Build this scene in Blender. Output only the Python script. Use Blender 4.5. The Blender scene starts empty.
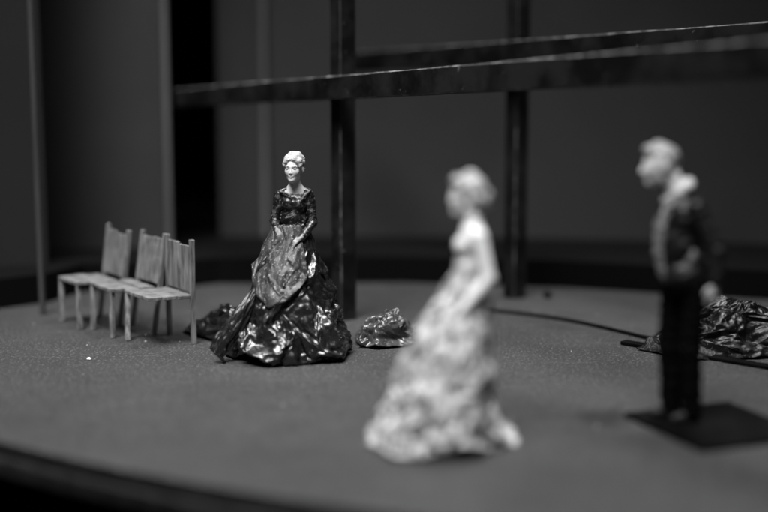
import bpy, bmesh, math, random
import numpy as np
from mathutils import Vector, Matrix

MM = 0.001
R = math.radians
rng = random.Random(7)
nrng = np.random.default_rng(11)
scene = bpy.context.scene
COL = scene.collection

# ------------------------------------------------------------------ camera
cam_data = bpy.data.cameras.new('camera')
cam = bpy.data.objects.new('camera', cam_data)
COL.objects.link(cam)
cam.location = (0, 0, 86.4 * MM)
cam.rotation_euler = (R(90 - 7.5), 0, 0)
cam_data.sensor_width = 36
cam_data.lens = 53.9
cam_data.clip_start = 0.01
cam_data.clip_end = 20
cam_data.dof.use_dof = True
cam_data.dof.focus_distance = 0.402
cam_data.dof.aperture_fstop = 4.0
cam_data.dof.aperture_blades = 0
scene.camera = cam

# ------------------------------------------------------------------ world, lamps, exposure
world = bpy.data.worlds.new('World')
scene.world = world
world.use_nodes = True
bg = world.node_tree.nodes['Background']
bg.inputs[0].default_value = (1, 1, 1, 1)
bg.inputs[1].default_value = 0.02


def area_lamp(name, loc, target, size, power, spread=180):
    d = bpy.data.lights.new(name, 'AREA')
    d.shape = 'DISK'
    d.size = size
    d.energy = power
    d.spread = R(spread)
    o = bpy.data.objects.new(name, d)
    COL.objects.link(o)
    o.location = loc
    o.rotation_euler = (Vector(target) - Vector(loc)).to_track_quat('-Z', 'Y').to_euler()
    return o


area_lamp('key_lamp', (-0.15, 0.13, 0.66), (-0.055, 0.405, 0.0), 0.46, 1.40, 38)
area_lamp('rear_lamp', (0.16, 0.50, 0.75), (0.04, 0.36, 0.03), 0.16, 0.5, 60)

vs = scene.view_settings
vs.view_transform = 'Standard'
vs.look = 'None'
vs.exposure = 0.0
vs.gamma = 1.0
vs.use_curve_mapping = False
scene.cycles.use_denoising = True
scene.cycles.max_bounces = 6


# ------------------------------------------------------------------ materials (all greys: the photograph is black and white)
def grey(v):
    return (v, v, v, 1)


def material(name, base, second=None, scale=600, lo=0.4, hi=0.6, rough=0.6, rough2=None, bump=0.0, bump_scale=2500,
             bump_dist=0.0003, spec=0.4, metallic=0.0, coat=0.0, stretch=(1, 1, 1), detail=6.0, fine=None):
    """Principled grey with a noise-driven second tone and fine relief.  fine = (tone, scale, lo, hi): a speckle over it."""
    m = bpy.data.materials.new(name)
    m.use_nodes = True
    nt = m.node_tree
    p = nt.nodes['Principled BSDF']
    p.inputs['Specular IOR Level'].default_value = spec
    p.inputs['Metallic'].default_value = metallic
    p.inputs['Coat Weight'].default_value = coat
    p.inputs['Coat Roughness'].default_value = 0.15
    p.inputs['Roughness'].default_value = rough
    p.inputs['Base Color'].default_value = grey(base)
    tc = nt.nodes.new('ShaderNodeTexCoord')
    mp = nt.nodes.new('ShaderNodeMapping')
    mp.inputs['Scale'].default_value = stretch
    nt.links.new(tc.outputs['Object'], mp.inputs['Vector'])

    def noise(sc, det=detail):
        n = nt.nodes.new('ShaderNodeTexNoise')
        n.inputs['Scale'].default_value = sc
        n.inputs['Detail'].default_value = det
        n.inputs['Roughness'].default_value = 0.6
        nt.links.new(mp.outputs[0], n.inputs['Vector'])
        return n

    def ramp(n, a, b, c0, c1):
        r = nt.nodes.new('ShaderNodeMapRange')
        r.inputs[1].default_value = a
        r.inputs[2].default_value = b
        r.inputs[3].default_value = c0
        r.inputs[4].default_value = c1
        nt.links.new(n.outputs[0], r.inputs[0])
        return r

    out = None
    if second is not None:
        n = noise(scale)
        out = ramp(n, lo, hi, base, second)
        if rough2 is not None:
            rr = ramp(n, lo, hi, rough, rough2)
            nt.links.new(rr.outputs[0], p.inputs['Roughness'])
    if fine is not None:
        tone, fs, fl, fh = fine
        f = ramp(noise(fs, 3), fl, fh, 0, 1)
        mix = nt.nodes.new('ShaderNodeMix')
        mix.data_type = 'FLOAT'
        nt.links.new(f.outputs[0], mix.inputs[0])
        if out is not None:
            nt.links.new(out.outputs[0], mix.inputs[2])
        else:
            mix.inputs[2].default_value = base
        mix.inputs[3].default_value = tone
        out = mix
    if out is not None:
        nt.links.new(out.outputs[0], p.inputs['Base Color'])
    if bump:
        b = nt.nodes.new('ShaderNodeBump')
        b.inputs['Strength'].default_value = bump
        b.inputs['Distance'].default_value = bump_dist
        nt.links.new(noise(bump_scale, 4).outputs[0], b.inputs['Height'])
        nt.links.new(b.outputs[0], p.inputs['Normal'])
    return m


M = {}
M['floor'] = material('matt_painted_board', 0.026, 0.042, scale=28, lo=0.35, hi=0.7, rough=0.6, rough2=0.48, bump=0.6,
                      bump_scale=1500, bump_dist=0.0004, spec=0.3, fine=(0.17, 1050, 0.56, 0.72))


def floor_marks():
    """a dark glue stain beside the figure's base and faint pale scuffs"""
    nt = M['floor'].node_tree
    p = nt.nodes['Principled BSDF']
    src = p.inputs['Base Color'].links[0].from_socket
    tc = nt.nodes.new('ShaderNodeTexCoord')

    def node(kind, **kw):
        n = nt.nodes.new(kind)
        for k, v in kw.items():
            setattr(n, k, v)
        return n
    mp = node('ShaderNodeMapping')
    mp.inputs['Location'].default_value = (0.1055, 0.364, 0)      # the dark blotch's place, from the disc's centre
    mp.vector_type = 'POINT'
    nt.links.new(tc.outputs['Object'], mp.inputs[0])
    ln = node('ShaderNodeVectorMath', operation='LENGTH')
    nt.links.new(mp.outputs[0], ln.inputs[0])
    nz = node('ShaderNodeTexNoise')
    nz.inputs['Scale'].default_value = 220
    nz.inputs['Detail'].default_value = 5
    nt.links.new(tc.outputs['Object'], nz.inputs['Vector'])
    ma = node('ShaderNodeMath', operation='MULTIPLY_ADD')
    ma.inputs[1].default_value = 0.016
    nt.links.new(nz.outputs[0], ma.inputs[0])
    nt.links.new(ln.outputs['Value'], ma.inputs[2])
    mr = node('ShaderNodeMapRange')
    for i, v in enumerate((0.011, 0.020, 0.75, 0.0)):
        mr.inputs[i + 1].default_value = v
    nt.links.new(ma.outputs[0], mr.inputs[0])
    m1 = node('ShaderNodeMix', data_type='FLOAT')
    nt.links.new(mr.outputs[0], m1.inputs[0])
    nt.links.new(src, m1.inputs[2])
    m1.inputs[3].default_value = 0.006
    sc = node('ShaderNodeMapping')
    sc.inputs['Rotation'].default_value = (0, 0, 0.5)
    sc.inputs['Scale'].default_value = (1, 7, 1)
    nt.links.new(tc.outputs['Object'], sc.inputs[0])
    n2 = node('ShaderNodeTexNoise')
    n2.inputs['Scale'].default_value = 55
    n2.inputs['Detail'].default_value = 8
    nt.links.new(sc.outputs[0], n2.inputs['Vector'])
    r2 = node('ShaderNodeMapRange')
    for i, v in enumerate((0.6, 0.72, 0.0, 0.6)):
        r2.inputs[i + 1].default_value = v
    nt.links.new(n2.outputs[0], r2.inputs[0])
    m2 = node('ShaderNodeMix', data_type='FLOAT')
    nt.links.new(r2.outputs[0], m2.inputs[0])
    nt.links.new(m1.outputs[0], m2.inputs[2])
    m2.inputs[3].default_value = 0.075
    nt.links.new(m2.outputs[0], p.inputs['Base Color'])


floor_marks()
M['rim'] = material('black_stage_rim', 0.005, 0.012, scale=200, rough=0.5, spec=0.3)
M['void'] = material('black_cloth', 0.002, rough=0.95, spec=0.1)
M['flat'] = material('grey_card', 0.040, 0.048, scale=9, rough=0.75, spec=0.25, bump=0.15, bump_scale=900)
M['darkflat'] = material('dark_grey_card', 0.016, 0.02, scale=9, rough=0.75, spec=0.2, bump=0.15, bump_scale=900)
M['batten'] = material('pale_card_edge', 0.11, 0.15, scale=60, rough=0.7, spec=0.25, stretch=(1, 1, 0.2))
M['darkbatten'] = material('grey_batten', 0.032, 0.05, scale=60, rough=0.7, spec=0.25, stretch=(1, 1, 0.2))
M['black'] = material('black_paint', 0.0012, 0.003, scale=120, rough=0.65, rough2=0.75, spec=0.06, bump=0.12, bump_scale=900)
M['worn'] = material('worn_black_edge', 0.035, 0.24, scale=170, lo=0.45, hi=0.72, rough=0.5, spec=0.4)
M['postblack'] = material('black_post_paint', 0.003, 0.012, scale=60, rough=0.5, rough2=0.65, spec=0.2, bump=0.15, bump_scale=700, fine=(0.12, 330, 0.68, 0.78))
M['scuffed'] = material('scuffed_post_edge', 0.03, 0.32, scale=110, lo=0.5, hi=0.75, rough=0.55, spec=0.3)
M['wood'] = material('raw_balsa', 0.05, 0.22, scale=160, lo=0.36, hi=0.64, rough=0.7, spec=0.3, stretch=(5, 5, 0.5), bump=0.5,
                     bump_scale=500, bump_dist=0.0003)
M['seatwood'] = material('raw_balsa_seat', 0.06, 0.2, scale=160, lo=0.36, hi=0.64, rough=0.65, spec=0.35, stretch=(1, 4, 1), bump=0.5,
                         bump_scale=500, bump_dist=0.0003)
M['skin'] = material('pale_painted_resin', 0.66, 0.74, scale=300, rough=0.5, spec=0.4, bump=0.12, bump_scale=1500)
M['greyskin'] = material('grey_painted_resin', 0.55, 0.62, scale=300, rough=0.5, spec=0.35, bump=0.12, bump_scale=1500)
M['greyhair'] = material('grey_painted_hair', 0.22, 0.34, scale=500, rough=0.5, spec=0.3, bump=0.3, bump_scale=1500)
M['hair'] = material('pale_painted_hair', 0.26, 0.42, scale=500, rough=0.5, spec=0.4, bump=0.3, bump_scale=1500)
M['blackdress'] = material('black_lacquered_paper', 0.007, 0.06, scale=220, lo=0.56, hi=0.8, rough=0.3, rough2=0.45, spec=0.5,
                           coat=0.3, bump=0.35, bump_scale=900, bump_dist=0.0003, fine=(0.30, 1700, 0.66, 0.76))
M['bodice'] = material('black_lacquer_dry_brushed', 0.006, 0.13, scale=420, lo=0.54, hi=0.72, rough=0.32, rough2=0.5, spec=0.5,
                       coat=0.3, bump=0.5, bump_scale=1600, bump_dist=0.0003, fine=(0.36, 1500, 0.6, 0.74))
M['apron'] = material('grey_paper_dry_brushed', 0.016, 0.04, scale=260, rough=0.5, spec=0.45, coat=0.0, bump=0.4,
                      bump_scale=1500, bump_dist=0.0003, fine=(0.5, 1500, 0.59, 0.74))
M['greypaper'] = material('grey_lacquered_paper', 0.025, 0.06, scale=120, rough=0.3, spec=0.5, coat=0.3, bump=0.3, bump_scale=1200, fine=(0.3, 1500, 0.6, 0.74))
M['heapcloth'] = material('black_stiff_cloth', 0.003, 0.010, scale=90, lo=0.5, hi=0.75, rough=0.38, rough2=0.5, spec=0.35, coat=0.1, bump=0.6, bump_scale=1000, bump_dist=0.0005, fine=(0.28, 1300, 0.64, 0.75))
M['glove'] = material('grey_glove_paint', 0.16, 0.3, scale=900, rough=0.5, spec=0.4)
M['facepaint'] = material('dark_face_paint', 0.11, rough=0.5)
M['lippaint'] = material('grey_lip_paint', 0.40, rough=0.45)
M['palecloth'] = material('pale_mottled_paper', 0.56, 0.05, scale=380, lo=0.45, hi=0.6, rough=0.55, spec=0.4, bump=0.4,
                          bump_scale=900, fine=(0.05, 75, 0.56, 0.68))
M['palebodice'] = material('pale_paper', 0.68, 0.55, scale=260, lo=0.4, hi=0.7, rough=0.55, spec=0.4)
M['suit'] = material('black_suit_paint', 0.004, 0.025, scale=420, lo=0.56, hi=0.72, rough=0.5, spec=0.4, bump=0.4, bump_scale=900)
M['lapel'] = material('grey_lapel_paint', 0.22, 0.1, scale=400, rough=0.5, spec=0.4)
M['trouser'] = material('black_trouser_paint', 0.0015, rough=0.8, spec=0.05)
M['shoe'] = material('black_shoe_gloss', 0.01, rough=0.6, spec=0.2)
M['shirt'] = material('white_shirt_paint', 0.52, 0.42, scale=300, rough=0.55)
M['crumb'] = material('white_crumb', 0.8, rough=0.6)
M['dust'] = material('pale_dust', 0.35, rough=0.7)


# ------------------------------------------------------------------ object helpers
def link(o, parent=None):
    COL.objects.link(o)
    if parent:
        o.parent = parent
    return o


def tag(o, label=None, cat=None, group=None, kind=None):
    for k, v in (('label', label), ('category', cat), ('group', group), ('kind', kind)):
        if v:
            o[k] = v
    return o


def empty(name, loc_mm, rz=0):
    o = bpy.data.objects.new(name, None)
    o.empty_display_size = 0.005
    o.location = [c * MM for c in loc_mm]
    o.rotation_euler.z = rz
    return link(o)


def mesh_obj(name, verts_mm, faces, mats, parent=None, smooth=True, loc_mm=None):
    me = bpy.data.meshes.new(name)
    v = np.asarray(verts_mm, dtype=float) * MM
    me.from_pydata(v.tolist(), [], [list(map(int, f)) for f in faces])
    me.update()
    if smooth:
        me.polygons.foreach_set('use_smooth', [True] * len(me.polygons))
    for m in (mats if isinstance(mats, (list, tuple)) else [mats]):
        me.materials.append(m)
    o = bpy.data.objects.new(name, me)
    if loc_mm is not None:
        o.location = [c * MM for c in loc_mm]
    return link(o, parent)


def bm_obj(name, bm, mats, parent=None, smooth=False, loc_mm=None):
    bmesh.ops.scale(bm, vec=(MM, MM, MM), verts=bm.verts)
    bmesh.ops.recalc_face_normals(bm, faces=bm.faces)
    me = bpy.data.meshes.new(name)
    bm.to_mesh(me)
    bm.free()
    for m in (mats if isinstance(mats, (list, tuple)) else [mats]):
        me.materials.append(m)
    if smooth:
        me.polygons.foreach_set('use_smooth', [True] * len(me.polygons))
    o = bpy.data.objects.new(name, me)
    if loc_mm is not None:
        o.location = [c * MM for c in loc_mm]
    return link(o, parent)


def bar_bm(a, b, w, h, up=(0, 0, 1), bevel=0.0, worn=False, cuts=0, wobble=0.0, taper=1.0):
    """A bar from a to b (mm), w wide and h high; bevelled edges, optionally worn (material 1), slightly uneven."""
    a, b = Vector(a), Vector(b)
    d = (b - a).normalized()
    up = Vector(up)
    s = d.cross(up).normalized()
    u = s.cross(d).normalized()
    bm = bmesh.new()
    rings = []
    n = cuts + 2
    for i in range(n):
        t = i / (n - 1)
        k = 1 + (taper - 1) * t
        c = a.lerp(b, t) + s * rng.uniform(-wobble, wobble) + u * rng.uniform(-wobble, wobble)
        rings.append([bm.verts.new(c + s * x * w * k / 2 + u * z * h * k / 2) for x, z in ((-1, -1), (1, -1), (1, 1), (-1, 1))])
    for i in range(n - 1):
        for j in range(4):
            bm.faces.new((rings[i][j], rings[i][(j + 1) % 4], rings[i + 1][(j + 1) % 4], rings[i + 1][j]))
    bm.faces.new(rings[0][::-1])
    bm.faces.new(rings[-1])
    bmesh.ops.recalc_face_normals(bm, faces=bm.faces)
    if bevel:
        es = [e for e in bm.edges if e.calc_face_angle(0) > 0.6]
        r = bmesh.ops.bevel(bm, geom=es, offset=bevel, segments=1, affect='EDGES', profile=0.5)
        if worn:
            for f in r['faces']:
                f.material_index = 1
    return bm


# ------------------------------------------------------------------ implicit modelling: smooth unions meshed by surface nets
class Field:
    def __init__(self, lo, hi, h):
        self.lo = np.array(lo, float)
        self.h = h
        self.n = np.ceil((np.array(hi, float) - self.lo) / h).astype(int) + 1
        self.a = np.full(self.n, 50.0)

    def block(self, lo, hi):
        i0 = np.clip(np.floor((np.array(lo) - self.lo) / self.h).astype(int), 0, self.n)
        i1 = np.clip(np.ceil((np.array(hi) - self.lo) / self.h).astype(int) + 1, 0, self.n)
        if (i1 <= i0).any():
            return None, None
        sl = tuple(slice(p, q) for p, q in zip(i0, i1))
        ax = [self.lo[k] + self.h * np.arange(i0[k], i1[k]) for k in range(3)]
        return sl, np.stack(np.meshgrid(*ax, indexing='ij'), -1)

    def _put(self, sl, d, k, op):
        a = self.a[sl]
        if op == 'add':
            t = np.clip(0.5 + 0.5 * (d - a) / k, 0, 1)
            self.a[sl] = d * (1 - t) + a * t - k * t * (1 - t)
        else:                                   # carve
            d = -d
            t = np.clip(0.5 - 0.5 * (d - a) / k, 0, 1)
            self.a[sl] = d * (1 - t) + a * t + k * t * (1 - t)

    def ell(self, c, r, k=0.5, rot=None, op='add'):
        c, r = np.array(c, float), np.array(r, float)
        m = r.max() * 1.25 + k + 2.0
        sl, p = self.block(c - m, c + m)
        if sl is None:
            return
        q = p - c
        if rot is not None:
            q = q @ rot                          # inverse rotation of row vectors
        k0 = np.linalg.norm(q / r, axis=-1)
        k1 = np.linalg.norm(q / (r * r), axis=-1) + 1e-9
        self._put(sl, k0 * (k0 - 1) / k1, k, op)

    def cap(self, a, b, r1, r2, k=0.5, op='add'):
        a, b = np.array(a, float), np.array(b, float)
        m = max(r1, r2) + k + 2.0
        sl, p = self.block(np.minimum(a, b) - m, np.maximum(a, b) + m)
        if sl is None:
            return
        ab = b - a
        t = np.clip(((p - a) @ ab) / (ab @ ab + 1e-9), 0, 1)
        d = np.linalg.norm(p - a - t[..., None] * ab, axis=-1) - (r1 + (r2 - r1) * t)
        self._put(sl, d, k, op)

    def chain(self, pts, rad, k=0.5):
        for i in range(len(pts) - 1):
            self.cap(pts[i], pts[i + 1], rad[i], rad[i + 1], k)

    def all_points(self):
        return self.block(self.lo, self.lo + self.h * (self.n - 1))[1]

    def wrinkle(self, amp, wave, seed, ridged=True, bands=7):
        r = np.random.default_rng(seed)
        p = self.all_points()
        near = np.abs(self.a) < 2.0
        q = p[near]
        s = np.zeros(len(q))
        for _ in range(bands):
            d = r.normal(size=3)
            d /= np.linalg.norm(d)
            v = np.sin(q @ d * (2 * np.pi / (wave * r.uniform(0.6, 1.6))) + r.uniform(0, 6.3) + 1.3 * np.sin(q @ r.normal(size=3) / wave))
            s += (1 - 2 * np.abs(v)) if ridged else v
        self.a[near] -= amp * s / math.sqrt(bands)

    def plane(self, point, normal, k=0.15):
        """keep the side the normal points away from"""
        p = self.all_points()
        n = np.array(normal, float)
        n /= np.linalg.norm(n)
        d = (p - np.array(point, float)) @ n
        self.a = np.maximum(self.a, d)

    def mesh(self):
        a = self.a
        neg = a < 0
        corners = [np.array(c) for c in np.ndindex(2, 2, 2)]
        n = np.array(a.shape) - 1
        cnt = np.zeros(n, int)
        for c in corners:
            cnt += neg[c[0]:c[0] + n[0], c[1]:c[1] + n[1], c[2]:c[2] + n[2]]
        idx = np.argwhere((cnt > 0) & (cnt < 8))
        acc = np.zeros((len(idx), 3))
        num = np.zeros(len(idx))
        for i in range(8):
            for j in range(i + 1, 8):
                ci, cj = corners[i], corners[j]
                if np.abs(ci - cj).sum() != 1:
                    continue
                va = a[tuple((idx + ci).T)]
                vb = a[tuple((idx + cj).T)]
                x = (va < 0) != (vb < 0)
                t = np.where(x, va / np.where(va == vb, 1, va - vb), 0)
                acc += np.where(x[:, None], ci + t[:, None] * (cj - ci), 0)
                num += x
        v = self.lo + self.h * (idx + acc / num[:, None])
        ids = np.full(n, -1, int)
        ids[tuple(idx.T)] = np.arange(len(idx))
        faces = []
        for ax in range(3):
            u, w = (ax + 1) % 3, (ax + 2) % 3
            sl0 = [slice(None)] * 3
            sl1 = [slice(None)] * 3
            sl0[ax] = slice(0, -1)
            sl1[ax] = slice(1, None)
            x0, x1 = neg[tuple(sl0)], neg[tuple(sl1)]
            e = np.argwhere(x0 != x1)
            e = e[(e[:, u] > 0) & (e[:, w] > 0) & (e[:, u] < n[u]) & (e[:, w] < n[w])]
            du, dw = np.eye(3, dtype=int)[u], np.eye(3, dtype=int)[w]
            q = np.stack([ids[tuple((e - du - dw).T)], ids[tuple((e - dw).T)], ids[tuple(e.T)], ids[tuple((e - du).T)]], 1)
            flip = ~x0[tuple(e.T)]
            q[flip] = q[flip][:, ::-1]
            faces.append(q)
        f = np.concatenate(faces)
        return v, f[(f >= 0).all(1)]


def field_obj(name, F, mat, parent):
    v, f = F.mesh()
    return mesh_obj(name, v, f, mat, parent)


def rotz(a):
    c, s = math.cos(a), math.sin(a)
    return np.array([[c, -s, 0], [s, c, 0], [0, 0, 1.0]])


def roty(a):
    c, s = math.cos(a), math.sin(a)
    return np.array([[c, 0, s], [0, 1, 0], [-s, 0, c]])


def rotx(a):
    c, s = math.cos(a), math.sin(a)
    return np.array([[1, 0, 0], [0, c, -s], [0, s, c]])


class Head:
    """Head frame: the chin's underside at z = 0, the crown at z = 9 s, the face towards -y; o is the frame's place, rot its turn."""

    def __init__(self, o, rot, s):
        self.o, self.r, self.s = np.array(o, float), rot, s

    def p(self, x, y, z):
        return self.o + self.r @ (np.array([x, y, z], float) * self.s)

    def ell(self, F, c, r, k=0.4, tilt=None, op='add'):
        rot = self.r if tilt is None else self.r @ tilt
        F.ell(self.p(*c), np.array(r) * self.s, k * self.s, rot, op)

    def cap(self, F, a, b, r1, r2, k=0.3, op='add'):
        F.cap(self.p(*a), self.p(*b), r1 * self.s, r2 * self.s, k * self.s, op)

    def build(self, F, male=False):
        w = 1.07 if male else 1.0
        self.ell(F, (0, 0.6, 5.7), (3.1 * w, 3.9, 3.3), 0.5)
        self.ell(F, (0, -1.0, 3.5), (2.4 * w, 2.6, 3.2), 0.9)
        self.cap(F, (-1.5 * w, -0.6, 1.5), (0, -2.35, 0.85), 0.8, 0.85, 0.9)
        self.cap(F, (1.5 * w, -0.6, 1.5), (0, -2.35, 0.85), 0.8, 0.85, 0.9)
        for sx in (-1, 1):
            self.ell(F, (sx * 1.5, -2.1, 3.6), (0.9, 0.75, 0.9), 0.9)                     # cheekbone
            self.cap(F, (sx * 0.35, -3.35, 5.35), (sx * 2.0, -2.6, 5.4), 0.22, 0.2, 0.5)   # brow
            self.ell(F, (sx * 1.22, -3.85, 4.62), (0.72, 0.75, 0.42), 0.35, op='carve')      # socket
            self.ell(F, (sx * 1.22, -2.78, 4.62), (0.55, 0.5, 0.38), 0.1)                    # eyeball
            self.cap(F, (sx * 0.75, -3.2, 4.92), (sx * 1.75, -2.95, 4.9), 0.12, 0.12, 0.15)   # upper lid
            self.ell(F, (sx * 3.0 * w, 0.4, 4.2), (0.4, 0.75, 1.05), 0.2, rotx(-0.25))        # ear
            self.ell(F, (sx * 3.45 * w, 0.25, 4.3), (0.25, 0.35, 0.55), 0.15, op='carve')
            self.ell(F, (sx * 0.38, -3.5, 3.1), (0.26, 0.35, 0.22), 0.2)                     # nostril wing
        nose = 0.5 if male else 0.31
        self.cap(F, (0, -3.3, 5.0), (0, -3.85 - (0.4 if male else 0), 3.25), 0.3, nose, 0.3)
        self.cap(F, (-0.75, -3.15, 2.12), (0.75, -3.15, 2.12), 0.2, 0.2, 0.15)
        self.ell(F, (0, -3.3, 2.12), (0.75, 0.32, 0.22), 0.15)
        self.ell(F, (0, -3.25, 1.62), (0.65, 0.38, 0.27), 0.15)
        self.cap(F, (-0.6, -3.5, 1.87), (0.6, -3.5, 1.87), 0.08, 0.08, 0.12, op='carve')
        self.ell(F, (0, -2.6, 0.72), (0.75, 0.7, 0.55), 0.5)


def hand(F, wrist, tip_dir, palm_normal, s=1.0, curl=0.5, mirror=1):
    """Palm, four unequal curled fingers and a thumb leaving the palm's side.  s = 1: a 7.2 mm hand."""
    w = np.array(wrist, float)
    d = np.array(tip_dir, float)
    d /= np.linalg.norm(d)
    n = np.array(palm_normal, float)
    n -= d * (n @ d)
    n /= np.linalg.norm(n)
    x = np.cross(d, n) * mirror
    F.cap(w - d * 1.2 * s, w + d * 0.4 * s, 0.95 * s, 0.9 * s, 0.4)
    for t in (-0.85, 0, 0.85):
        F.cap(w + d * 0.5 * s + x * t * 0.6 * s, w + d * 3.0 * s + x * t * s, 0.62 * s, 0.5 * s, 0.3)
    for i, (off, ln) in enumerate(((-1.15, 2.7), (-0.4, 3.3), (0.38, 3.1), (1.1, 2.4))):
        p = w + d * 3.0 * s + x * off * s
        ang = 0.0
        for seg, frac in enumerate((0.45, 0.32, 0.23)):
            ang += curl * (0.55 + 0.12 * i)
            dd = d * math.cos(ang) + n * math.sin(ang) + x * off * 0.06
            q = p + dd * ln * frac * s
            F.cap(p, q, (0.4 - 0.04 * seg) * s, (0.36 - 0.04 * seg) * s, 0.08)
            p = q
    b = w + d * 0.9 * s - x * 1.0 * s
    m = b + (d * 0.9 - x * 0.75 + n * 0.35) * 1.3 * s
    F.cap(b, m, 0.48 * s, 0.42 * s, 0.25)
    F.cap(m, m + (d * 1.0 - x * 0.15 + n * 0.4) * 1.2 * s, 0.4 * s, 0.32 * s, 0.1)


# ------------------------------------------------------------------ crumpled sheets: facets split again and again, midpoints pushed
def crumple(v, f, levels, amp, seed, decay=0.5, smooth=1, amp_fn=None):
    r = np.random.default_rng(seed)
    v = np.asarray(v, float)
    f = np.asarray(f, int)
    for lv in range(levels):
        n = np.zeros_like(v)
        fn = np.cross(v[f[:, 1]] - v[f[:, 0]], v[f[:, 2]] - v[f[:, 0]])
        for k in range(3):
            np.add.at(n, f[:, k], fn)
        n /= np.linalg.norm(n, axis=1)[:, None] + 1e-9
        e = np.sort(np.concatenate([f[:, [0, 1]], f[:, [1, 2]], f[:, [2, 0]]]), 1)
        ue, inv = np.unique(e, axis=0, return_inverse=True)
        inv = inv.reshape(3, -1)
        mid = (v[ue[:, 0]] + v[ue[:, 1]]) / 2
        mn = n[ue[:, 0]] + n[ue[:, 1]]
        mn /= np.linalg.norm(mn, axis=1)[:, None] + 1e-9
        g = r.uniform(-1, 1, len(mid)) * amp * decay ** lv
        if amp_fn is not None:
            g *= amp_fn(mid)
        base = len(v)
        v = np.concatenate([v, mid + mn * g[:, None]])
        m0, m1, m2 = base + inv[0], base + inv[1], base + inv[2]
        f = np.concatenate([np.stack(t, 1) for t in ((f[:, 0], m0, m2), (m0, f[:, 1], m1), (m2, m1, f[:, 2]), (m0, m1, m2))])
    for _ in range(smooth):
        e = np.unique(np.sort(np.concatenate([f[:, [0, 1]], f[:, [1, 2]], f[:, [2, 0]]]), 1), axis=0)
        s = np.zeros_like(v)
        c = np.zeros(len(v))
        for i, j in ((0, 1), (1, 0)):
            np.add.at(s, e[:, i], v[e[:, j]])
            np.add.at(c, e[:, i], 1)
        v = v * 0.5 + 0.5 * s / c[:, None]
    return v, f


def profile_at(prof, z):
    z_ = [p[0] for p in prof][::-1]
    return [np.interp(z, z_, [p[k] for p in prof][::-1]) for k in range(1, 5)]


def skirt_mesh(prof, n_around, n_down, seed, amp, folds=7, fold_amp=1.2, jitter=0.35, hem=None, th0=0.0, th1=2 * math.pi,
               offset=0.0, levels=3, decay=0.55, bottom=None, smooth=1, crinkle=0.9):
    """prof: rows (z, x_left, x_right, y_front, y_back), top first.  A coarse jittered net of facets, then crumpled."""
    r = np.random.default_rng(seed)
    ztop, zbot = prof[0][0], prof[-1][0]
    closed = th1 - th0 > 6.28
    nc = n_around if closed else n_around + 1
    v = []
    ph = r.uniform(0, 6.28, 4)
    for i in range(n_down + 1):
        t = i / n_down
        for j in range(nc):
            jj = j + (r.uniform(-jitter, jitter) + (0.5 if i % 2 else 0) if closed or 0 < j < nc - 1 else 0)
            th = th0 + (th1 - th0) * jj / n_around
            tt = t + (r.uniform(-jitter, jitter) / n_down if 0 < i < n_down else 0)
            zb = zbot if bottom is None else bottom(th)
            z = ztop + (zb - ztop) * tt
            xl, xr, yf, yb = profile_at(prof, z)
            cx, cy = (xl + xr) / 2, (yf + yb) / 2
            rx, ry = (xr - xl) / 2 + offset, (yb - yf) / 2 + offset
            g = tt ** 1.2 * fold_amp * (0.6 * math.sin(folds * th + ph[0]) + 0.4 * math.sin((folds * 1.6 // 1) * th + ph[1] + 2 * tt))
            g += r.uniform(-1, 1) * amp * crinkle * (0.25 + tt)
            if hem is not None and i == n_down:
                z += hem(th)
            v.append((cx + (rx + g) * math.cos(th), cy + (ry + g) * math.sin(th), z))
    f = []
    for i in range(n_down):
        for j in range(n_around):
            a, b = i * nc + j, i * nc + (j + 1) % nc
            c, d = a + nc, b + (nc if b > a or closed else nc)
            if r.random() < 0.5:
                f += [(a, c, b), (b, c, d)]
            else:
                f += [(a, c, d), (a, d, b)]
    return crumple(v, f, levels, amp, seed + 1, decay, smooth, lambda m: 0.3 + 0.7 * np.clip((ztop - m[:, 2]) / (ztop - zbot + 1e-6), 0, 1))


def sheet(name, v, f, mat, parent, thick=0.35, loc_mm=None):
    o = mesh_obj(name, v, f, mat, parent, loc_mm=loc_mm)
    md = o.modifiers.new('thickness', 'SOLIDIFY')
    md.thickness = thick * MM
    md.offset = -1
    return o


def mound_mesh(rx, ry, h, seed, n=16, rings=5, amp=1.5, lip=0.0, levels=3, spine=None, smooth=1):
    """A heap of crumpled sheet: rings of jittered facets from the crown down to an uneven, flaring hem on the floor."""
    r = np.random.default_rng(seed)
    v = [(rx * 0.1, ry * 0.05, h)]
    f = []
    for i in range(1, rings + 1):
        t = i / rings
        rad = t ** 0.85
        for j in range(n):
            th = 2 * math.pi * (j + r.uniform(-0.3, 0.3) + 0.5 * (i % 2)) / n
            k = 1 + 0.13 * math.sin(3 * th + seed) + 0.1 * math.sin(5 * th + 2 * seed) + r.uniform(-0.07, 0.07)
            z = h * (1 - t ** 1.7) + (r.uniform(-1, 1) * amp * 0.9 if i < rings else 0)
            if i == rings:
                z = r.uniform(0.25, 0.3 + lip)
            v.append((rx * rad * k * math.cos(th), ry * rad * k * math.sin(th), max(z, 0.25)))
    for j in range(n):
        f.append((0, 1 + j, 1 + (j + 1) % n))
    for i in range(rings - 1):
        for j in range(n):
            a, b = 1 + i * n + j, 1 + i * n + (j + 1) % n
            c, d = a + n, b + n
            f += [(a, c, b), (b, c, d)] if r.random() < 0.5 else [(a, c, d), (a, d, b)]
    if spine:
        v = [spine(*p) for p in v]
    v, f = crumple(v, f, levels, amp, seed + 3, 0.45, smooth)
    v[:, 2] = np.maximum(v[:, 2], 0.2)
    return v, f


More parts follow.
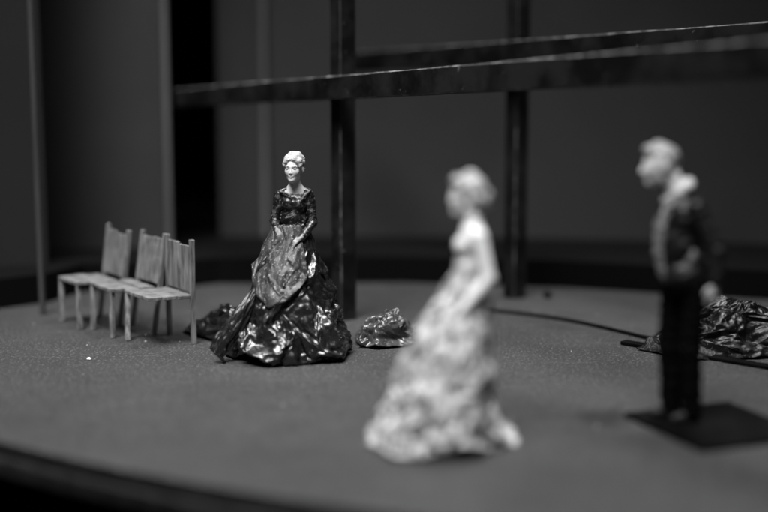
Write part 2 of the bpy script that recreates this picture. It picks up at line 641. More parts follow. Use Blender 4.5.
# ================================================================== the setting
def disc_floor():
    bm = bmesh.new()
    n, rad, th = 256, 470.0, 7.0
    prof = ((rad - 1.2, 0), (rad - 0.3, -0.4), (rad, -1.3), (rad, -3.0), (rad - 1.5, -3.2), (rad - 1.5, -4.0), (rad + 1.6, -4.2), (rad + 2.0, -4.6), (rad + 2.0, -th - 1.4))
    rings = []
    for rr, z in prof:
        rings.append([bm.verts.new((rr * math.cos(2 * math.pi * i / n), rr * math.sin(2 * math.pi * i / n), z)) for i in range(n)])
    bm.faces.new(rings[0])
    for q, (a, b) in enumerate(zip(rings, rings[1:])):
        for i in range(n):
            f = bm.faces.new((a[i], b[i], b[(i + 1) % n], a[(i + 1) % n]))
            f.material_index = 1 if q else 0
    bm.faces.new(rings[-1][::-1])
    o = bm_obj('floor', bm, [M['floor'], M['rim']], loc_mm=(168, 676, 0))
    o['kind'] = 'structure'
    o['label'] = 'round dark grey painted stage floor with speckles'
    return o


disc_floor()


def plain_sheet(name, pts, mat):
    o = mesh_obj(name, pts, [range(len(pts))], mat, smooth=False)
    o['kind'] = 'structure'
    return o


plain_sheet('ground', [(-3000, -2000, -60), (3000, -2000, -60), (3000, 3000, -60), (-3000, 3000, -60)], M['void'])
plain_sheet('backdrop_wall', [(-1200, 1000, -60), (1200, 1000, -60), (1200, 1000, 900), (-1200, 1000, 900)], M['void'])


def step():
    front = [(-420, 420), (-330, 446), (-165, 482), (-148, 500), (-140, 530), (-100, 536), (-80, 553), (8, 556), (84, 541), (171, 507), (300, 440), (420, 360)]
    n = len(front)
    v = [(x, y, 0.0) for x, y in front] + [(x, y, 13.0) for x, y in front] + [(420, 990, 13.0), (-420, 990, 13.0)]
    f = [(i, i + 1, n + i + 1, n + i) for i in range(n - 1)] + [tuple(range(n, 2 * n + 2))]
    o = mesh_obj('step', v, f, M['void'], smooth=False)
    o['kind'] = 'structure'
    o['label'] = 'low black step running round the back of the stage'


step()


def scenery_flat(label, pts, z0, z1, thick, battens, card='flat', group='grey scenery flats around the stage'):
    """A standing flat that follows pts in plan (mm), its panel hung z0 above the floor, with pale battens [(x, y, w, d, z0, z1)]."""
    root = empty('scenery_flat', (pts[0][0], pts[0][1], 0))
    tag(root, label, 'scenery flat', group)
    ox, oy = pts[0]
    bm = bmesh.new()
    fr, bk = [], []
    for i, (x, y) in enumerate(pts):
        a = Vector(pts[max(i - 1, 0)])
        b = Vector(pts[min(i + 1, len(pts) - 1)])
        d = (b - a).normalized()
        nx, ny = -d.y, d.x
        fr.append([bm.verts.new((x - ox, y - oy, z)) for z in (z0, z1)])
        bk.append([bm.verts.new((x - ox + nx * thick, y - oy + ny * thick, z)) for z in (z0, z1)])
    for i in range(len(pts) - 1):
        bm.faces.new((fr[i][0], fr[i + 1][0], fr[i + 1][1], fr[i][1]))
        bm.faces.new((bk[i + 1][0], bk[i][0], bk[i][1], bk[i + 1][1]))
        bm.faces.new((fr[i][0], bk[i][0], bk[i + 1][0], fr[i + 1][0]))
        bm.faces.new((fr[i][1], fr[i + 1][1], bk[i + 1][1], bk[i][1]))
    for i in (0, -1):
        bm.faces.new((fr[i][0], fr[i][1], bk[i][1], bk[i][0]))
    bm_obj('panel', bm, M[card], root)
    for (x, y, w, d, a, b) in battens:
        bm_obj('batten', bar_bm((x - ox, y - oy, a), (x - ox, y - oy, b), w, d, up=(0, 1, 0), bevel=0.3), M['batten' if card == 'flat' else 'darkbatten'], root)
    return root


HT = 300
scenery_flat('dark grey flat beside the chairs with a pale post standing on the floor', [(-330, 470), (-156, 528)], 13, HT, 2.5,
             [(-141.6, 470, 1.9, 3, 0, HT)], card='darkflat')
scenery_flat('grey flat behind the three chairs with a pale right edge', [(-178, 583), (-112.5, 590)], 13, HT, 2.5,
             [(-110.3, 588.6, 2.6, 4, 13, HT)])
pts = [(-92, 642)] + [(-94 + 480 * t, 642 - 105 * t ** 1.6 + 14 * math.sin(3.1 * t)) for t in [k / 12 for k in range(1, 13)]]
scenery_flat('wide grey flat curving behind the post frame with a pale batten', pts, 13, HT, 2.5, [(-66.0, 640.0, 3.0, 3, 13, HT)])


# ================================================================== the post and beam frame
def post(label, x, y):
    root = empty('post', (x, y, 0), R(35))
    tag(root, label, 'post', 'black square posts')
    bm_obj('shaft', bar_bm((0, 0, 0), (0, 0, 210), 7.4, 7.4, up=(0, 1, 0), bevel=0.3, worn=True, cuts=10, wobble=0.08),
           [M['postblack'], M['scuffed']], root)
    return root


post('black square post directly behind the woman in the black dress', -16.2, 460)
post('black square post standing free behind the woman in the pale dress', 58.8, 512)


def beam(label, left, right, over, w, h, taper):
    """left and right: the middle of the top edge at two places (mm); the bar runs on past the right one by `over`."""
    a, b = Vector(left), Vector(right)
    d = (b - a).normalized()
    root = empty('beam', a)
    tag(root, label, 'beam', 'black horizontal beams')
    drop = Vector((0, 0, -h / 2))
    bm_obj('bar', bar_bm(drop, b - a + d * over + drop, w, h, bevel=0.4, worn=True, cuts=24, wobble=0.1, taper=taper), [M['postblack'], M['worn']], root)
    return root


beam('lower black beam with worn edges fixed to the post behind the black dress', (-99.0, 565, 93.9), (95.2, 290, 101.8), 70, 6, 8.6, 1.12)
beam('upper black beam with worn edges fixed to the free standing post', (-17.7, 605, 112.9), (129.5, 393, 113.9), 70, 6, 10, 1.0)


# ================================================================== the chairs
def chair(label, nb, fwd, lat, lean, legs, seed):
    """A hand-made chair from its near back corner: fwd and lat span the seat; lean pushes the back's top backwards."""
    rr = random.Random(seed)
    root = empty('chair', (nb[0], nb[1], 0))
    tag(root, label, 'chair', 'row of small wooden chairs')
    F_, L_ = Vector((*fwd, 0)), Vector((*lat, 0))
    fu, lu = F_.normalized(), L_.normalized()
    zs, zt = 17.6, 38.0
    z = Vector((0, 0, 1))
    # seat of three planks running from side to side
    for k in range(3):
        a = F_ * (k / 3 + 0.012) + F_ / 6
        o = -lu * 0.7
        dz = Vector((0, 0, rr.uniform(-0.2, 0.2)))
        bm_obj('plank', bar_bm(a + o + z * zs + dz, a + L_ + lu * 0.7 + z * zs + dz + z * rr.uniform(-0.3, 0.3), F_.length / 3 * 0.95, 1.3,
                               bevel=0.18, cuts=5, wobble=0.16), M['seatwood'], root)
    # back posts run down as the rear legs
    tops = []
    for k, base in enumerate((Vector(), L_)):
        top = base - fu * lean + z * (zt + rr.uniform(-0.4, 0.6))
        foot = base - fu * lean * -0.15 + fu * 0.0
        bm_obj('leg', bar_bm(foot, top, 1.7, 1.7, up=lu, bevel=0.2, cuts=3, wobble=0.1), M['wood'], root)
        tops.append((foot, top))
    # front legs
    for k, base, foot in legs:
        a = F_ * 0.95 + (L_ if k else Vector()) + z * (zs - 0.7)
        bm_obj('leg', bar_bm(a + (lu * -0.8 if k else lu * 0.8), Vector(foot) + F_ * 0.95 + (L_ if k else Vector()), 1.7, 1.7, up=lu, bevel=0.2,
                             cuts=3, wobble=0.15), M['wood'], root)
    # back boards
    nb_ = 2
    for k in range(nb_):
        t0, t1 = (k + 0.08) / nb_, (k + 0.92) / nb_
        t = (t0 + t1) / 2
        lo = tops[0][0].lerp(tops[0][1], 0.50).lerp(tops[1][0].lerp(tops[1][1], 0.50), t)
        hi = tops[0][0].lerp(tops[0][1], 0.945).lerp(tops[1][0].lerp(tops[1][1], 0.945), t) + z * rr.uniform(-0.4, 0.4)
        bm_obj('back_board', bar_bm(lo, hi, 0.9, L_.length / nb_ * 0.9, up=lu, bevel=0.15, cuts=4, wobble=0.12, taper=rr.uniform(0.96, 1.02)), M['wood'], root)
    return root


FW, LA = (-15.2, -6.2), (-12.0, 17.2)
chair('pale wooden chair with one front leg missing, nearest the black train', (-69.2, 410.5), FW, LA, 0.1,
      [(1, None, (1.2, -6, 0))], 1)
chair('pale wooden chair with leaning back between the other two chairs', (-86.4, 428.4), FW, LA, 4.6,
      [(0, None, (-0.5, -1, 0)), (1, None, (0.5, -3, 0))], 2)
chair('pale wooden chair at the far end of the row beside the flat', (-103.6, 446.0), FW, LA, 4.2,
      [(0, None, (0.3, -2, 0)), (1, None, (1.0, -4, 0))], 3)


# ================================================================== the woman in the black dress
def woman_black():
    root = empty('figurine', (-35, 397, 0))
    tag(root, 'woman figurine in a crumpled glossy black dress with a grey apron', 'figurine')
    hx = 4.0
    H = Head((hx, -0.8, 60.0), rotz(R(-13)) @ rotx(R(0)), 1.0)
    # one continuous body: head, neck, trunk, arms, hands
    F = Field((-9, -13, 34), (17, 10, 71), 0.17)
    H.build(F)
    F.cap((hx + 0.3, 0.9, 62.5), (hx + 0.3, 1.2, 57.0), 1.8, 2.2, 1.0)
    F.cap((hx - 4.0, 1.2, 56.0), (hx + 0.2, 1.2, 57.6), 1.3, 2.0, 1.2)
    F.cap((hx + 4.4, 1.2, 56.0), (hx + 0.2, 1.2, 57.6), 1.3, 2.0, 1.2)
    F.ell((hx, 1.2, 53.5), (5.6, 2.6, 4.0), 1.0)
    F.ell((hx - 0.4, 1.0, 48), (3.6, 2.4, 5.0), 1.0)
    F.ell((hx - 0.8, 0.8, 40), (4.2, 3.2, 5.0), 1.0)
    shr, elr, wrr = (9.0, 1.0, 55.2), (10.4, -0.3, 45.6), (6.9, -6.4, 41.2)
    shl, ell_, wrl = (-1.2, 1.0, 55.2), (-2.9, 0.6, 46.4), (-2.0, -4.6, 44.2)
    F.chain([shr, elr, wrr], [1.5, 1.15, 0.8], 0.6)
    F.chain([shl, ell_, wrl], [1.5, 1.15, 0.8], 0.6)
    hand(F, (6.3, -7.3, 41.0), (-0.85, -0.35, -0.55), (0.1, 0.75, -0.6), 0.72, 0.45, 1)
    hand(F, (-1.7, -5.3, 43.9), (0.5, -0.4, -0.7), (0.1, 0.75, -0.6), 0.7, 0.45, -1)
    body = field_obj('body', F, [M['greyskin'], M['glove']], root)
    for q in body.data.polygons:                 # painted gloves
        q.material_index = 1 if q.center.z < 0.048 else 0
    # hair: a swept-up mass of rolls and waves
    G = Field((hx - 6, -7, 60), (hx + 7, 8, 73), 0.15)
    H.ell(G, (0, 1.5, 6.2), (3.35, 3.6, 3.1), 0.4)
    # the front hair rolls up and back from the brow in waves
    for sx, x0, x1, z0, z1, r in ((-1, 2.75, 2.9, 5.7, 6.9, 0.6), (-1, 2.2, 2.3, 7.0, 8.3, 0.9), (-1, 1.2, 1.3, 7.7, 9.4, 0.95), (0, 0.1, 0.2, 7.8, 9.5, 0.9),
                                  (1, 1.3, 1.4, 7.7, 9.4, 0.95), (1, 2.2, 2.3, 7.0, 8.3, 0.9), (1, 2.75, 2.9, 5.7, 6.9, 0.6)):
        sg = sx if sx else 1
        last = None
        for q in range(9):
            a = q / 8
            p = (sg * (x0 + (x1 - x0) * a) * (1 - 0.25 * a * a) + 0.22 * math.sin(a * 9 + x0 * 3), -2.35 + 5.8 * a, z0 + (z1 - z0) * math.sin(min(1, a * 1.6) * math.pi / 2) - 1.6 * max(0, a - 0.6))
            if last:
                H.cap(G, last, p, r, r, 0.65)
            last = p
    for (x, y, z, r) in ((0.1, 4.2, 5.8, 2.0), (2.2, 2.8, 4.2, 1.0), (-2.2, 2.8, 4.2, 1.0), (0.2, 3.7, 3.4, 1.5)):
        H.ell(G, (x, y, z), (r, r, r * 0.9), 0.4)
    H.ell(G, (0.1, -4.1, 5.0), (2.35, 2.4, 2.55), 0.25, op='carve')
    for sx in (-1, 1):
        H.ell(G, (sx * 3.4, -0.1, 4.0), (0.9, 0.9, 1.1), 0.2, op='carve')
    H.ell(G, (0, -2, 1.0), (3.5, 3.2, 2.6), 0.2, op='carve')
    G.wrinkle(0.09, 1.3, 3, ridged=True, bands=4)
    field_obj('hair', G, M['hair'], root)
    # painted eyes, brows and lips
    for sx in (-1, 1):
        E = Field(H.p(sx * 1.22, -3, 4.7) - 1.4, H.p(sx * 1.22, -3, 4.7) + 1.4, 0.08)
        H.ell(E, (sx * 1.22, -3.12, 4.62), (0.5, 0.25, 0.25), 0.05)
        field_obj('eye', E, M['facepaint'], root)
        E = Field(H.p(sx * 1.22, -3, 5.4) - 1.6, H.p(sx * 1.22, -3, 5.4) + 1.6, 0.08)
        H.cap(E, (sx * 0.7, -3.5, 5.42), (sx * 1.3, -3.36, 5.5), 0.09, 0.1, 0.05)
        H.cap(E, (sx * 1.3, -3.36, 5.5), (sx * 1.95, -2.94, 5.4), 0.1, 0.07, 0.05)
        field_obj('eyebrow', E, M['lippaint'], root)
    E = Field(H.p(0, -3.4, 1.9) - 1.5, H.p(0, -3.4, 1.9) + 1.5, 0.08)
    H.ell(E, (0, -3.34, 1.98), (0.55, 0.32, 0.11), 0.05)
    H.ell(E, (0, -3.3, 1.66), (0.46, 0.38, 0.14), 0.05)
    field_obj('lips', E, M['lippaint'], root)
    # bodice with long sleeves
    B = Field((-9, -11, 36), (17, 8, 60), 0.17)
    B.ell((hx, 1.1, 53.3), (6.0, 3.0, 4.0), 1.0)
    B.cap((hx - 4.4, 1.2, 56.2), (hx + 0.2, 1.4, 57.4), 1.6, 1.8, 1.0)
    B.cap((hx + 4.8, 1.2, 56.2), (hx + 0.2, 1.4, 57.4), 1.6, 1.8, 1.0)
    B.ell((hx - 2.0, -0.9, 52.3), (2.2, 1.9, 2.0), 1.2)
    B.ell((hx + 1.9, -0.9, 52.3), (2.2, 1.9, 2.0), 1.2)
    B.ell((hx - 0.3, 0.9, 47.2), (4.9, 3.0, 5.0), 1.2)
    B.ell((hx - 0.9, 0.7, 41.5), (5.0, 4.0, 3.6), 1.0)
    B.chain([shr, elr, tuple(np.array(wrr) + 0.0)], [2.0, 1.6, 1.15], 0.5)
    B.chain([shl, ell_, tuple(np.array(wrl) + 0.0)], [2.0, 1.6, 1.15], 0.5)
    B.ell((hx + 0.3, -0.4, 59.6), (3.3, 4.0, 2.9), 0.2, op='carve')
    B.wrinkle(0.09, 4.0, 5, True, 6)
    field_obj('bodice', B, M['bodice'], root)
    # raised trim from the shoulder to the breast and a brooch at the throat
    T = Field((-3, -6, 46), (12, 4, 60), 0.15)
    T.chain([(9.6, -0.6, 57.0), (7.6, -2.1, 55.2), (6.2, -3.2, 53.4)], [0.45, 0.5, 0.35], 0.2)
    T.chain([(6.2, -3.2, 53.4), (6.9, -2.9, 51.6)], [0.35, 0.3], 0.2)
    T.chain([(-1.0, -0.9, 56.7), (1.6, -2.2, 56.0), (2.9, -2.6, 55.3)], [0.4, 0.45, 0.35], 0.2)
    field_obj('trim', T, M['apron'], root)
    # skirt
    prof = [(45.5, -2.6, 8.0, -4.4, 4.2), (41.0, -4.6, 9.6, -6.0, 6.0), (35.6, -7.2, 11.8, -9.5, 9), (30.4, -9.4, 14.0, -12, 12), (25, -11.8, 16.2, -14.5, 15),
            (19.8, -14.0, 18.2, -17, 18), (14.5, -16.2, 20.4, -19, 20), (9.2, -18.4, 22.4, -22.5, 22), (4, -19.6, 23.8, -25, 23), (0.3, -19.0, 22.6, -24.5, 23)]

    def hem(th):
        x = (th - R(232)) / R(13)
        return 4.2 * math.exp(-x * x) + 0.5 * abs(math.sin(3.3 * th))
    v, f = skirt_mesh(prof, 17, 6, 21, 2.3, folds=4, fold_amp=2.0, hem=hem, levels=4, decay=0.44, jitter=0.42, smooth=0)
    v[:, 2] = np.maximum(v[:, 2], 0.15)
    sheet('skirt', v, f, M['blackdress'], root)
    # apron: an overskirt panel that hangs in front to a point
    def point(th):
        x = abs((th - R(254)) / R(48))
        return 18.0 + 11 * x ** 1.2
    v, f = skirt_mesh(prof[:8], 8, 5, 33, 0.85, folds=5, fold_amp=0.7, th0=R(196), th1=R(302), offset=1.3, bottom=point, crinkle=0.8, decay=0.45)
    sheet('apron', v, f, M['apron'], root)
    # the folded edge that curls down to the floor at one side
    path = [(-8.2, -11.5, 24.5), (-11.5, -14.5, 18.5), (-15.5, -17.0, 12.0), (-19.6, -17.8, 7.0), (-21.4, -18.4, 3.6), (-18.6, -18.2, 0.4)]
    wid = [1.4, 2.8, 3.8, 4.0, 3.2, 0.6]
    v, f = [], []
    for i, (p, w) in enumerate(zip(path, wid)):
        for j in range(5):
            u = j / 4 - 0.5
            v.append((p[0] + u * w * 1.5, p[1] + 1.6 * (4 * u * u) - 0.4, p[2] - u * w * 0.9))
    for i in range(len(path) - 1):
        for j in range(4):
            a = i * 5 + j
            f += [(a, a + 5, a + 6), (a, a + 6, a + 1)]
    v, f = crumple(v, f, 3, 0.45, 77, 0.55, 1)
    sheet('hem_fold', v, f, M['blackdress'], root, 0.4)
    # train lying behind on the floor
    def spine(x, y, z):
        a = R(128)
        X, Y = x * math.cos(a) - y * math.sin(a), x * math.sin(a) + y * math.cos(a)
        return (X - 22, Y + 26, z * (1.0 - 0.32 * x / 26))
    v, f = mound_mesh(26, 11, 12, 5, n=13, rings=4, amp=2.0, lip=1.0, spine=spine)
    sheet('train', v, f, M['blackdress'], root, 0.3)
    return root


woman_black()


# ================================================================== the woman in the pale dress
def woman_pale():
    root = empty('figurine', (17, 288, 0))
    tag(root, 'woman figurine in profile in a pale mottled dress with bare shoulders', 'figurine')
    H = Head((3.6, 0, 59.0), rotz(R(-80)) @ rotx(R(0)), 1.05)
    F = Field((-12, -12, 26), (18, 12, 70), 0.2)
    H.build(F)
    F.cap((4.6, 0, 62), (5.4, 0, 55.5), 2.2, 2.5, 1.2)
    F.ell((5.4, 0, 53.2), (3.4, 5.4, 3.9), 1.2)
    F.ell((3.0, -2.0, 51.4), (2.0, 2.0, 2.0), 1.0)
    F.ell((3.0, 2.0, 51.4), (2.0, 2.0, 2.0), 1.0)
    F.ell((5.4, 0, 46), (2.6, 3.7, 5), 1.2)
    F.ell((4.8, 0, 39), (3.6, 4.6, 5), 1.2)
    F.chain([(6.4, -5.0, 54.0), (8.7, -6.8, 43.5), (1.8, -8.8, 35.6)], [2.1, 1.7, 1.1], 0.6)
    F.chain([(6.0, 5.0, 54.3), (7.6, 6.8, 44.5), (0.6, 6.6, 37.5)], [1.7, 1.35, 0.85], 0.6)
    hand(F, (1.1, -9.0, 34.9), (-0.72, -0.05, -0.7), (0.0, 1, -0.15), 0.8, 0.35, 1)
    hand(F, (0.0, 6.6, 36.9), (-0.75, 0.0, -0.65), (0.0, -1, -0.15), 0.8, 0.35, -1)
    field_obj('body', F, M['skin'], root)
    G = Field((-5, -7, 56), (14, 7, 72), 0.2)
    H.ell(G, (0, 1.4, 6.2), (3.5, 3.7, 3.3), 0.4)
    for (x, y, z, r) in ((-2.6, -1.6, 6.6, 1.2), (-1.3, -2.2, 8.0, 1.3), (0, -2.2, 8.5, 1.3), (1.3, -2.2, 8.0, 1.3), (2.6, -1.6, 6.6, 1.2), (0, 4.2, 4.6, 2.1),
                         (0, 4.4, 2.4, 1.7), (2.6, 2.5, 4.0, 1.4), (-2.6, 2.5, 4.0, 1.4), (0, 1, 8.9, 1.9), (1.6, 3.6, 3.0, 1.4), (-1.6, 3.6, 3.0, 1.4)):
        H.ell(G, (x, y, z), (r, r * 1.1, r * 0.9), 0.3)
    H.ell(G, (0, -4.1, 4.6), (2.2, 2.3, 2.4), 0.3, op='carve')
    H.ell(G, (0, -2, 1.0), (3.6, 3.2, 2.6), 0.2, op='carve')
    G.wrinkle(0.12, 1.6, 8, True, 5)
    field_obj('hair', G, M['hair'], root)
    B = Field((-6, -8, 36), (14, 8, 56), 0.2)
    B.ell((5.2, 0, 51.6), (4.0, 5.0, 3.4), 1.0)
    B.ell((2.9, -2.0, 51.2), (2.3, 2.3, 2.2), 1.0)
    B.ell((2.9, 2.0, 51.2), (2.3, 2.3, 2.2), 1.0)
    B.ell((4.8, 0, 46), (3.9, 4.4, 5), 1.2)
    B.ell((4.6, 0, 40.5), (4.2, 5.2, 3.4), 1.2)
    B.plane((5, 0, 53.0), (0.15, 0, 1))
    B.wrinkle(0.12, 2.6, 4, True, 6)
    field_obj('bodice', B, M['palebodice'], root)
    prof = [(44.5, 0.6, 8.8, -4.6, 4.6), (41, -0.8, 9.8, -6, 6), (37, -4.6, 10.3, -8, 8), (30.8, -8.4, 10.6, -11, 11), (22, -12.2, 10.8, -14, 14),
            (11.7, -16.0, 11.4, -17, 17), (4, -19.5, 13.5, -18.5, 18.5), (0.3, -21.5, 15.5, -18.5, 18.5)]

    def hem(th):
        x = (th - R(288)) / R(22)
        return 3.2 * math.exp(-x * x) + 0.6 * abs(math.sin(2.7 * th))
    v, f = skirt_mesh(prof, 18, 7, 91, 1.15, folds=6, fold_amp=1.3, hem=hem, levels=4, decay=0.45)
    v[:, 2] = np.maximum(v[:, 2], 0.15)
    sheet('skirt', v, f, M['palecloth'], root)
    # small train behind
    def spine(x, y, z):
        return (x + 10.5, y + 2, z)
    v, f = mound_mesh(7.5, 8, 5, 15, n=14, rings=4, amp=1.0, lip=0.8, spine=spine)
    sheet('train', v, f, M['palecloth'], root)
    return root


woman_pale()


# ================================================================== the man
def man():
    root = empty('figurine', (81, 306, 0))
    tag(root, 'stooping man figurine in a black suit standing on a square base', 'figurine')
    zb = 1.3
    H = Head((-7.6, 0, 65.3), rotz(R(-84)) @ rotx(R(4)), 1.14)
    F = Field((-17, -11, 0.5), (13, 11, 79), 0.25)
    H.build(F, male=True)
    F.cap((-5.4, 0, 69), (-2.6, 0, 62.5), 2.5, 2.8, 1.0)
    F.ell((-1.6, 0, 57), (4.2, 6.4, 6), 1.2)
    F.ell((-0.8, 0, 48), (4.2, 5.4, 7), 1.5)
    F.ell((0.3, 0, 40), (3.8, 5.2, 5), 1.5)
    lx = {-1: 2.0, 1: -2.2}
    for sy in (-1, 1):
        F.chain([(lx[sy], sy * 2.6, 38), (lx[sy] - 1.0, sy * 2.6, 21), (lx[sy], sy * 2.6, zb + 3.0)], [2.6, 1.9, 1.2], 0.8)
        F.cap((lx[sy], sy * 2.7, zb + 1.6), (lx[sy] - 2.6, sy * 2.8, zb + 1.3), 0.9, 0.6, 0.5)
    arms = {-1: [(0.6, -6.8, 59.6), (5.8, -8.4, 48.5), (5.6, -8.8, 40.6)], 1: [(-1.0, 6.8, 59.6), (1.8, 8.6, 48.5), (-0.6, 8.4, 41.0)]}
    for sy in (-1, 1):
        F.chain(arms[sy], [1.9, 1.5, 1.0], 0.8)
    hand(F, (5.5, -8.8, 39.8), (-0.12, 0, -1), (-0.3, 1, 0), 0.95, 0.4, 1)
    hand(F, (-0.9, 8.4, 40.2), (-0.3, 0, -1), (-0.3, -1, 0), 0.95, 0.4, -1)
    field_obj('body', F, M['greyskin'], root)
    G = Field((-18, -7, 66), (3, 7, 80), 0.2)
    H.ell(G, (0, 1.0, 6.3), (3.45, 3.9, 3.15), 0.4)
    for (x, y, z, r) in ((-1.6, -2.2, 8.1, 1.1), (0, -2.4, 8.5, 1.2), (1.6, -2.2, 8.1, 1.1), (0, 0, 9.0, 1.6), (0, 3.4, 5.0, 1.6), (2.7, 1.6, 5.6, 1.1), (-2.7, 1.6, 5.6, 1.1)):
        H.ell(G, (x, y, z), (r, r * 1.1, r * 0.8), 0.3)
    H.ell(G, (0, -4.3, 4.9), (3.0, 2.6, 2.7), 0.3, op='carve')
    H.ell(G, (0, -2.6, 1.8), (4.2, 3.8, 3.0), 0.2, op='carve')
    for sx in (-1, 1):
        H.ell(G, (sx * 3.5, 0.2, 4.2), (0.9, 1.0, 1.3), 0.2, op='carve')
    G.wrinkle(0.12, 1.5, 12, True, 5)
    field_obj('hair', G, M['greyhair'], root)
    # jacket
    J = Field((-12, -13, 32), (14, 13, 67), 0.22)
    J.ell((-1.4, 0, 57.2), (5.2, 7.0, 6.4), 1.0)
    J.ell((2.0, 0, 54), (4.6, 6.0, 7), 1.2)
    J.ell((-2.2, 0, 50), (5.6, 6.2, 8), 1.2)
    J.ell((-0.4, 0, 41.5), (6.4, 6.6, 5), 1.5)
    for sy in (-1, 1):
        J.chain(arms[sy], [2.6, 2.2, 1.7], 0.6)
    J.plane((0, 0, 36.5), (0.05, 0, -1))
    J.ell((-4.2, 0, 63.6), (3.6, 3.0, 3.6), 0.3, op='carve')
    J.ell((-8.6, 0, 57.5), (3.4, 1.4, 6.5), 0.4, rot=roty(0.12), op='carve')
    J.wrinkle(0.16, 4.5, 6, True, 6)
    field_obj('jacket', J, M['suit'], root)
    # shirt front and collar
    S = Field((-11, -7, 44), (6, 7, 70), 0.22)
    S.ell((-3.4, 0, 55.5), (3.7, 3.2, 8.0), 0.8)
    S.chain([(-3.4, -3.2, 63.4), (-0.8, -2.6, 65.0), (0.0, 0, 65.6), (-0.8, 2.6, 65.0), (-3.4, 3.2, 63.4)], [1.2, 1.5, 1.5, 1.5, 1.2], 0.5)
    S.chain([(-3.4, -3.2, 63.2), (-6.2, -0.4, 61.0), (-3.4, 3.2, 63.2)], [0.9, 0.9, 0.9], 0.5)
    field_obj('shirt', S, M['shirt'], root)
    # pale lapels down the open front
    for sy in (-1, 1):
        L = Field((-12, -8, 40), (4, 8, 67), 0.22)
        L.chain([(-1.6, sy * 3.6, 64.2), (-5.4, sy * 3.6, 60.0), (-7.2, sy * 2.9, 54.0), (-7.4, sy * 2.2, 47.0), (-6.4, sy * 2.2, 41.0)],
                [0.8, 1.1, 1.1, 0.9, 0.6], 0.5)
        L.wrinkle(0.1, 3, 9, True, 4)
        field_obj('lapel', L, M['lapel'], root)
    # trousers, one mesh with both legs
    P = Field((-8, -9, 1), (10, 9, 44), 0.25)
    P.ell((-0.1, 0, 38.5), (5.6, 5.8, 5), 1.0)
    for sy in (-1, 1):
        P.chain([(lx[sy], sy * 2.6, 37), (lx[sy] - 0.7, sy * 2.7, 21), (lx[sy] + 0.2, sy * 2.7, zb + 2.6)], [3.6, 3.2, 2.8], 0.8)
    P.plane((0, 0, zb + 1.6), (0, 0, -1))
    P.wrinkle(0.2, 5, 16, True, 6)
    field_obj('trousers', P, M['trouser'], root)
    for sy in (-1, 1):
        S = Field((-10, -7, 0.8), (5, 7, 6), 0.2)
        S.cap((lx[sy] + 0.6, sy * 2.7, zb + 1.3), (lx[sy] - 1.5, sy * 2.8, zb + 1.5), 1.6, 1.7, 0.5)
        S.cap((lx[sy] - 1.5, sy * 2.8, zb + 1.3), (lx[sy] - 4.6, sy * 3.1, zb + 0.9), 1.6, 1.2, 0.5)
        S.plane((0, 0, zb), (0, 0, -1))
        field_obj('shoe', S, M['shoe'], root)
    # base plate
    c, e1, e2 = Vector((89.5, 301.5, 0)), Vector((0.937, 0.348, 0)), Vector((0.348, -0.937, 0))
    loc = c - Vector((81, 306, 0))
    bm_obj('base_plate', bar_bm(loc - e1 * 17.5 + Vector((0, 0, 0.65)), loc + e1 * 17.5 + Vector((0, 0, 0.65)), 36, 1.3, bevel=0.2), M['black'], root)
    return root


man()


# ================================================================== lumps, cord, strip, crumbs
def heap(name, label, cat, loc, rz, group=None, **kw):
    mat = kw.pop('mat', M['blackdress'])
    v, f = mound_mesh(**kw)
    o = sheet(name, v, f, mat, None, 0.3, loc)
    o.rotation_euler.z = rz
    return tag(o, label, cat, group)


heap('crumpled_cloth', 'large heap of crumpled glossy black cloth behind the man', 'cloth', (123, 402, 0), R(-8), rx=33, ry=19, h=17.5, seed=8, n=15, rings=5,
     amp=2.0, lip=1.6, levels=4, mat=M['heapcloth'])
heap('crumpled_cloth', 'small folded lump of glossy cloth between the two women', 'cloth', (1.5, 411, 0), R(10), rx=14, ry=11, h=12.5, seed=14, n=9, rings=3,
     amp=2.0, lip=1.2, levels=4, mat=M['greypaper'])


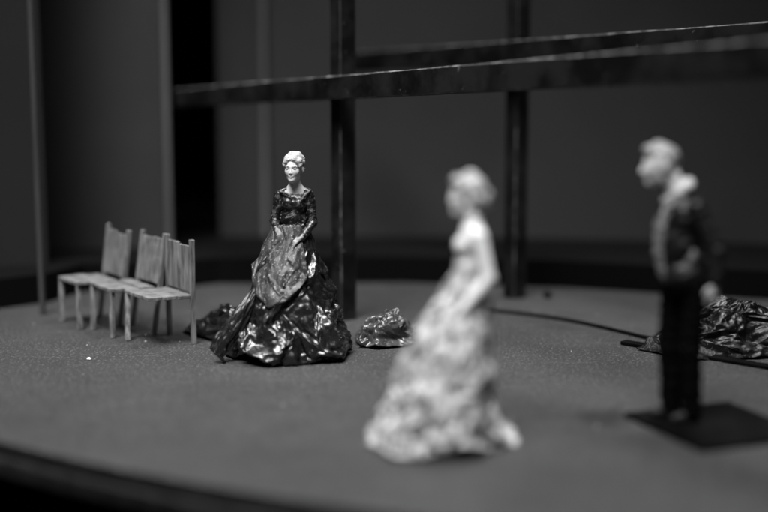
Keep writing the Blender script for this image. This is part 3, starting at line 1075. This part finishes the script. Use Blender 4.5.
def cord():
    pts = [(20, 484), (44.5, 476), (60.2, 466.5), (74.6, 453.5), (87, 436), (98.5, 418), (112, 402)]
    bm = bmesh.new()
    P = []
    for i in range(len(pts) - 1):
        for k in range(6):
            a = [Vector(pts[min(max(i + q, 0), len(pts) - 1)]) for q in (-1, 0, 1, 2)]
            t = k / 6
            P.append(0.5 * ((2 * a[1]) + (a[2] - a[0]) * t + (2 * a[0] - 5 * a[1] + 4 * a[2] - a[3]) * t * t + (3 * a[1] - a[0] - 3 * a[2] + a[3]) * t ** 3))
    rings = []
    for i, p in enumerate(P):
        d = (P[min(i + 1, len(P) - 1)] - P[max(i - 1, 0)]).normalized()
        s = Vector((-d.y, d.x))
        rings.append([bm.verts.new((p.x + s.x * 1.0 * math.cos(q), p.y + s.y * 1.0 * math.cos(q), 0.72 + 0.7 * math.sin(q))) for q in [k * math.pi / 4 for k in range(8)]])
    for a, b in zip(rings, rings[1:]):
        for j in range(8):
            bm.faces.new((a[j], a[(j + 1) % 8], b[(j + 1) % 8], b[j]))
    bm.faces.new(rings[0])
    bm.faces.new(rings[-1])
    tag(bm_obj('cord', bm, M['black'], smooth=True), 'thin black cord lying across the floor behind the man', 'cord')


cord()
o = bm_obj('strip', bar_bm((87, 410.5, 0.75), (140, 358, 0.75), 4.0, 1.3, bevel=0.2, cuts=4, wobble=0.15), M['black'])
tag(o, 'flat black strip lying under the large cloth heap', 'strip')


def crumb(name, label, x, y, r, mat, seed):
    q = np.random.default_rng(seed)
    bm = bmesh.new()
    bmesh.ops.create_icosphere(bm, subdivisions=2, radius=r)
    for v in bm.verts:
        v.co *= q.uniform(0.75, 1.2)
        v.co.z *= 0.7
    o = bm_obj(name, bm, mat, loc_mm=(x, y, r * 0.55))
    return tag(o, label, 'crumb')


crumb('crumb', 'bright white crumb on the bare floor in front of the chairs', -100.7, 384.4, 0.75, M['crumb'], 1)
crumb('crumb', 'small black crumb on the floor beside the free standing post', 73.5, 512, 2.2, M['black'], 2)


def dust():
    r = np.random.default_rng(5)
    v, f = [], []
    tet = np.array([(1, 1, 0.0), (-1, 1, 0.3), (1, -1, 0.4), (-1, -1, 0), (0, 0, 1.2)])
    for _ in range(260):
        y = r.uniform(280, 560)
        x = r.uniform(-0.36, 0.36) * y
        s = 0.09 + 0.28 * r.random() ** 8
        if r.random() < 0.2:
            x, y = r.normal(60, 16), r.normal(470, 26)
        b = len(v)
        a = r.uniform(0, 6.28)
        c, sn = math.cos(a), math.sin(a)
        for p in tet:
            v.append((x + s * (p[0] * c - p[1] * sn) * r.uniform(0.5, 1.2), y + s * (p[0] * sn + p[1] * c) * r.uniform(0.5, 1.2), 0.02 + s * p[2]))
        f += [(b, b + 2, b + 4), (b + 2, b + 3, b + 4), (b + 3, b + 1, b + 4), (b + 1, b, b + 4)]
    o = mesh_obj('dust', v, f, M['dust'], smooth=False)
    tag(o, 'pale dust specks scattered over the stage floor', 'dust', kind='stuff')


dust()
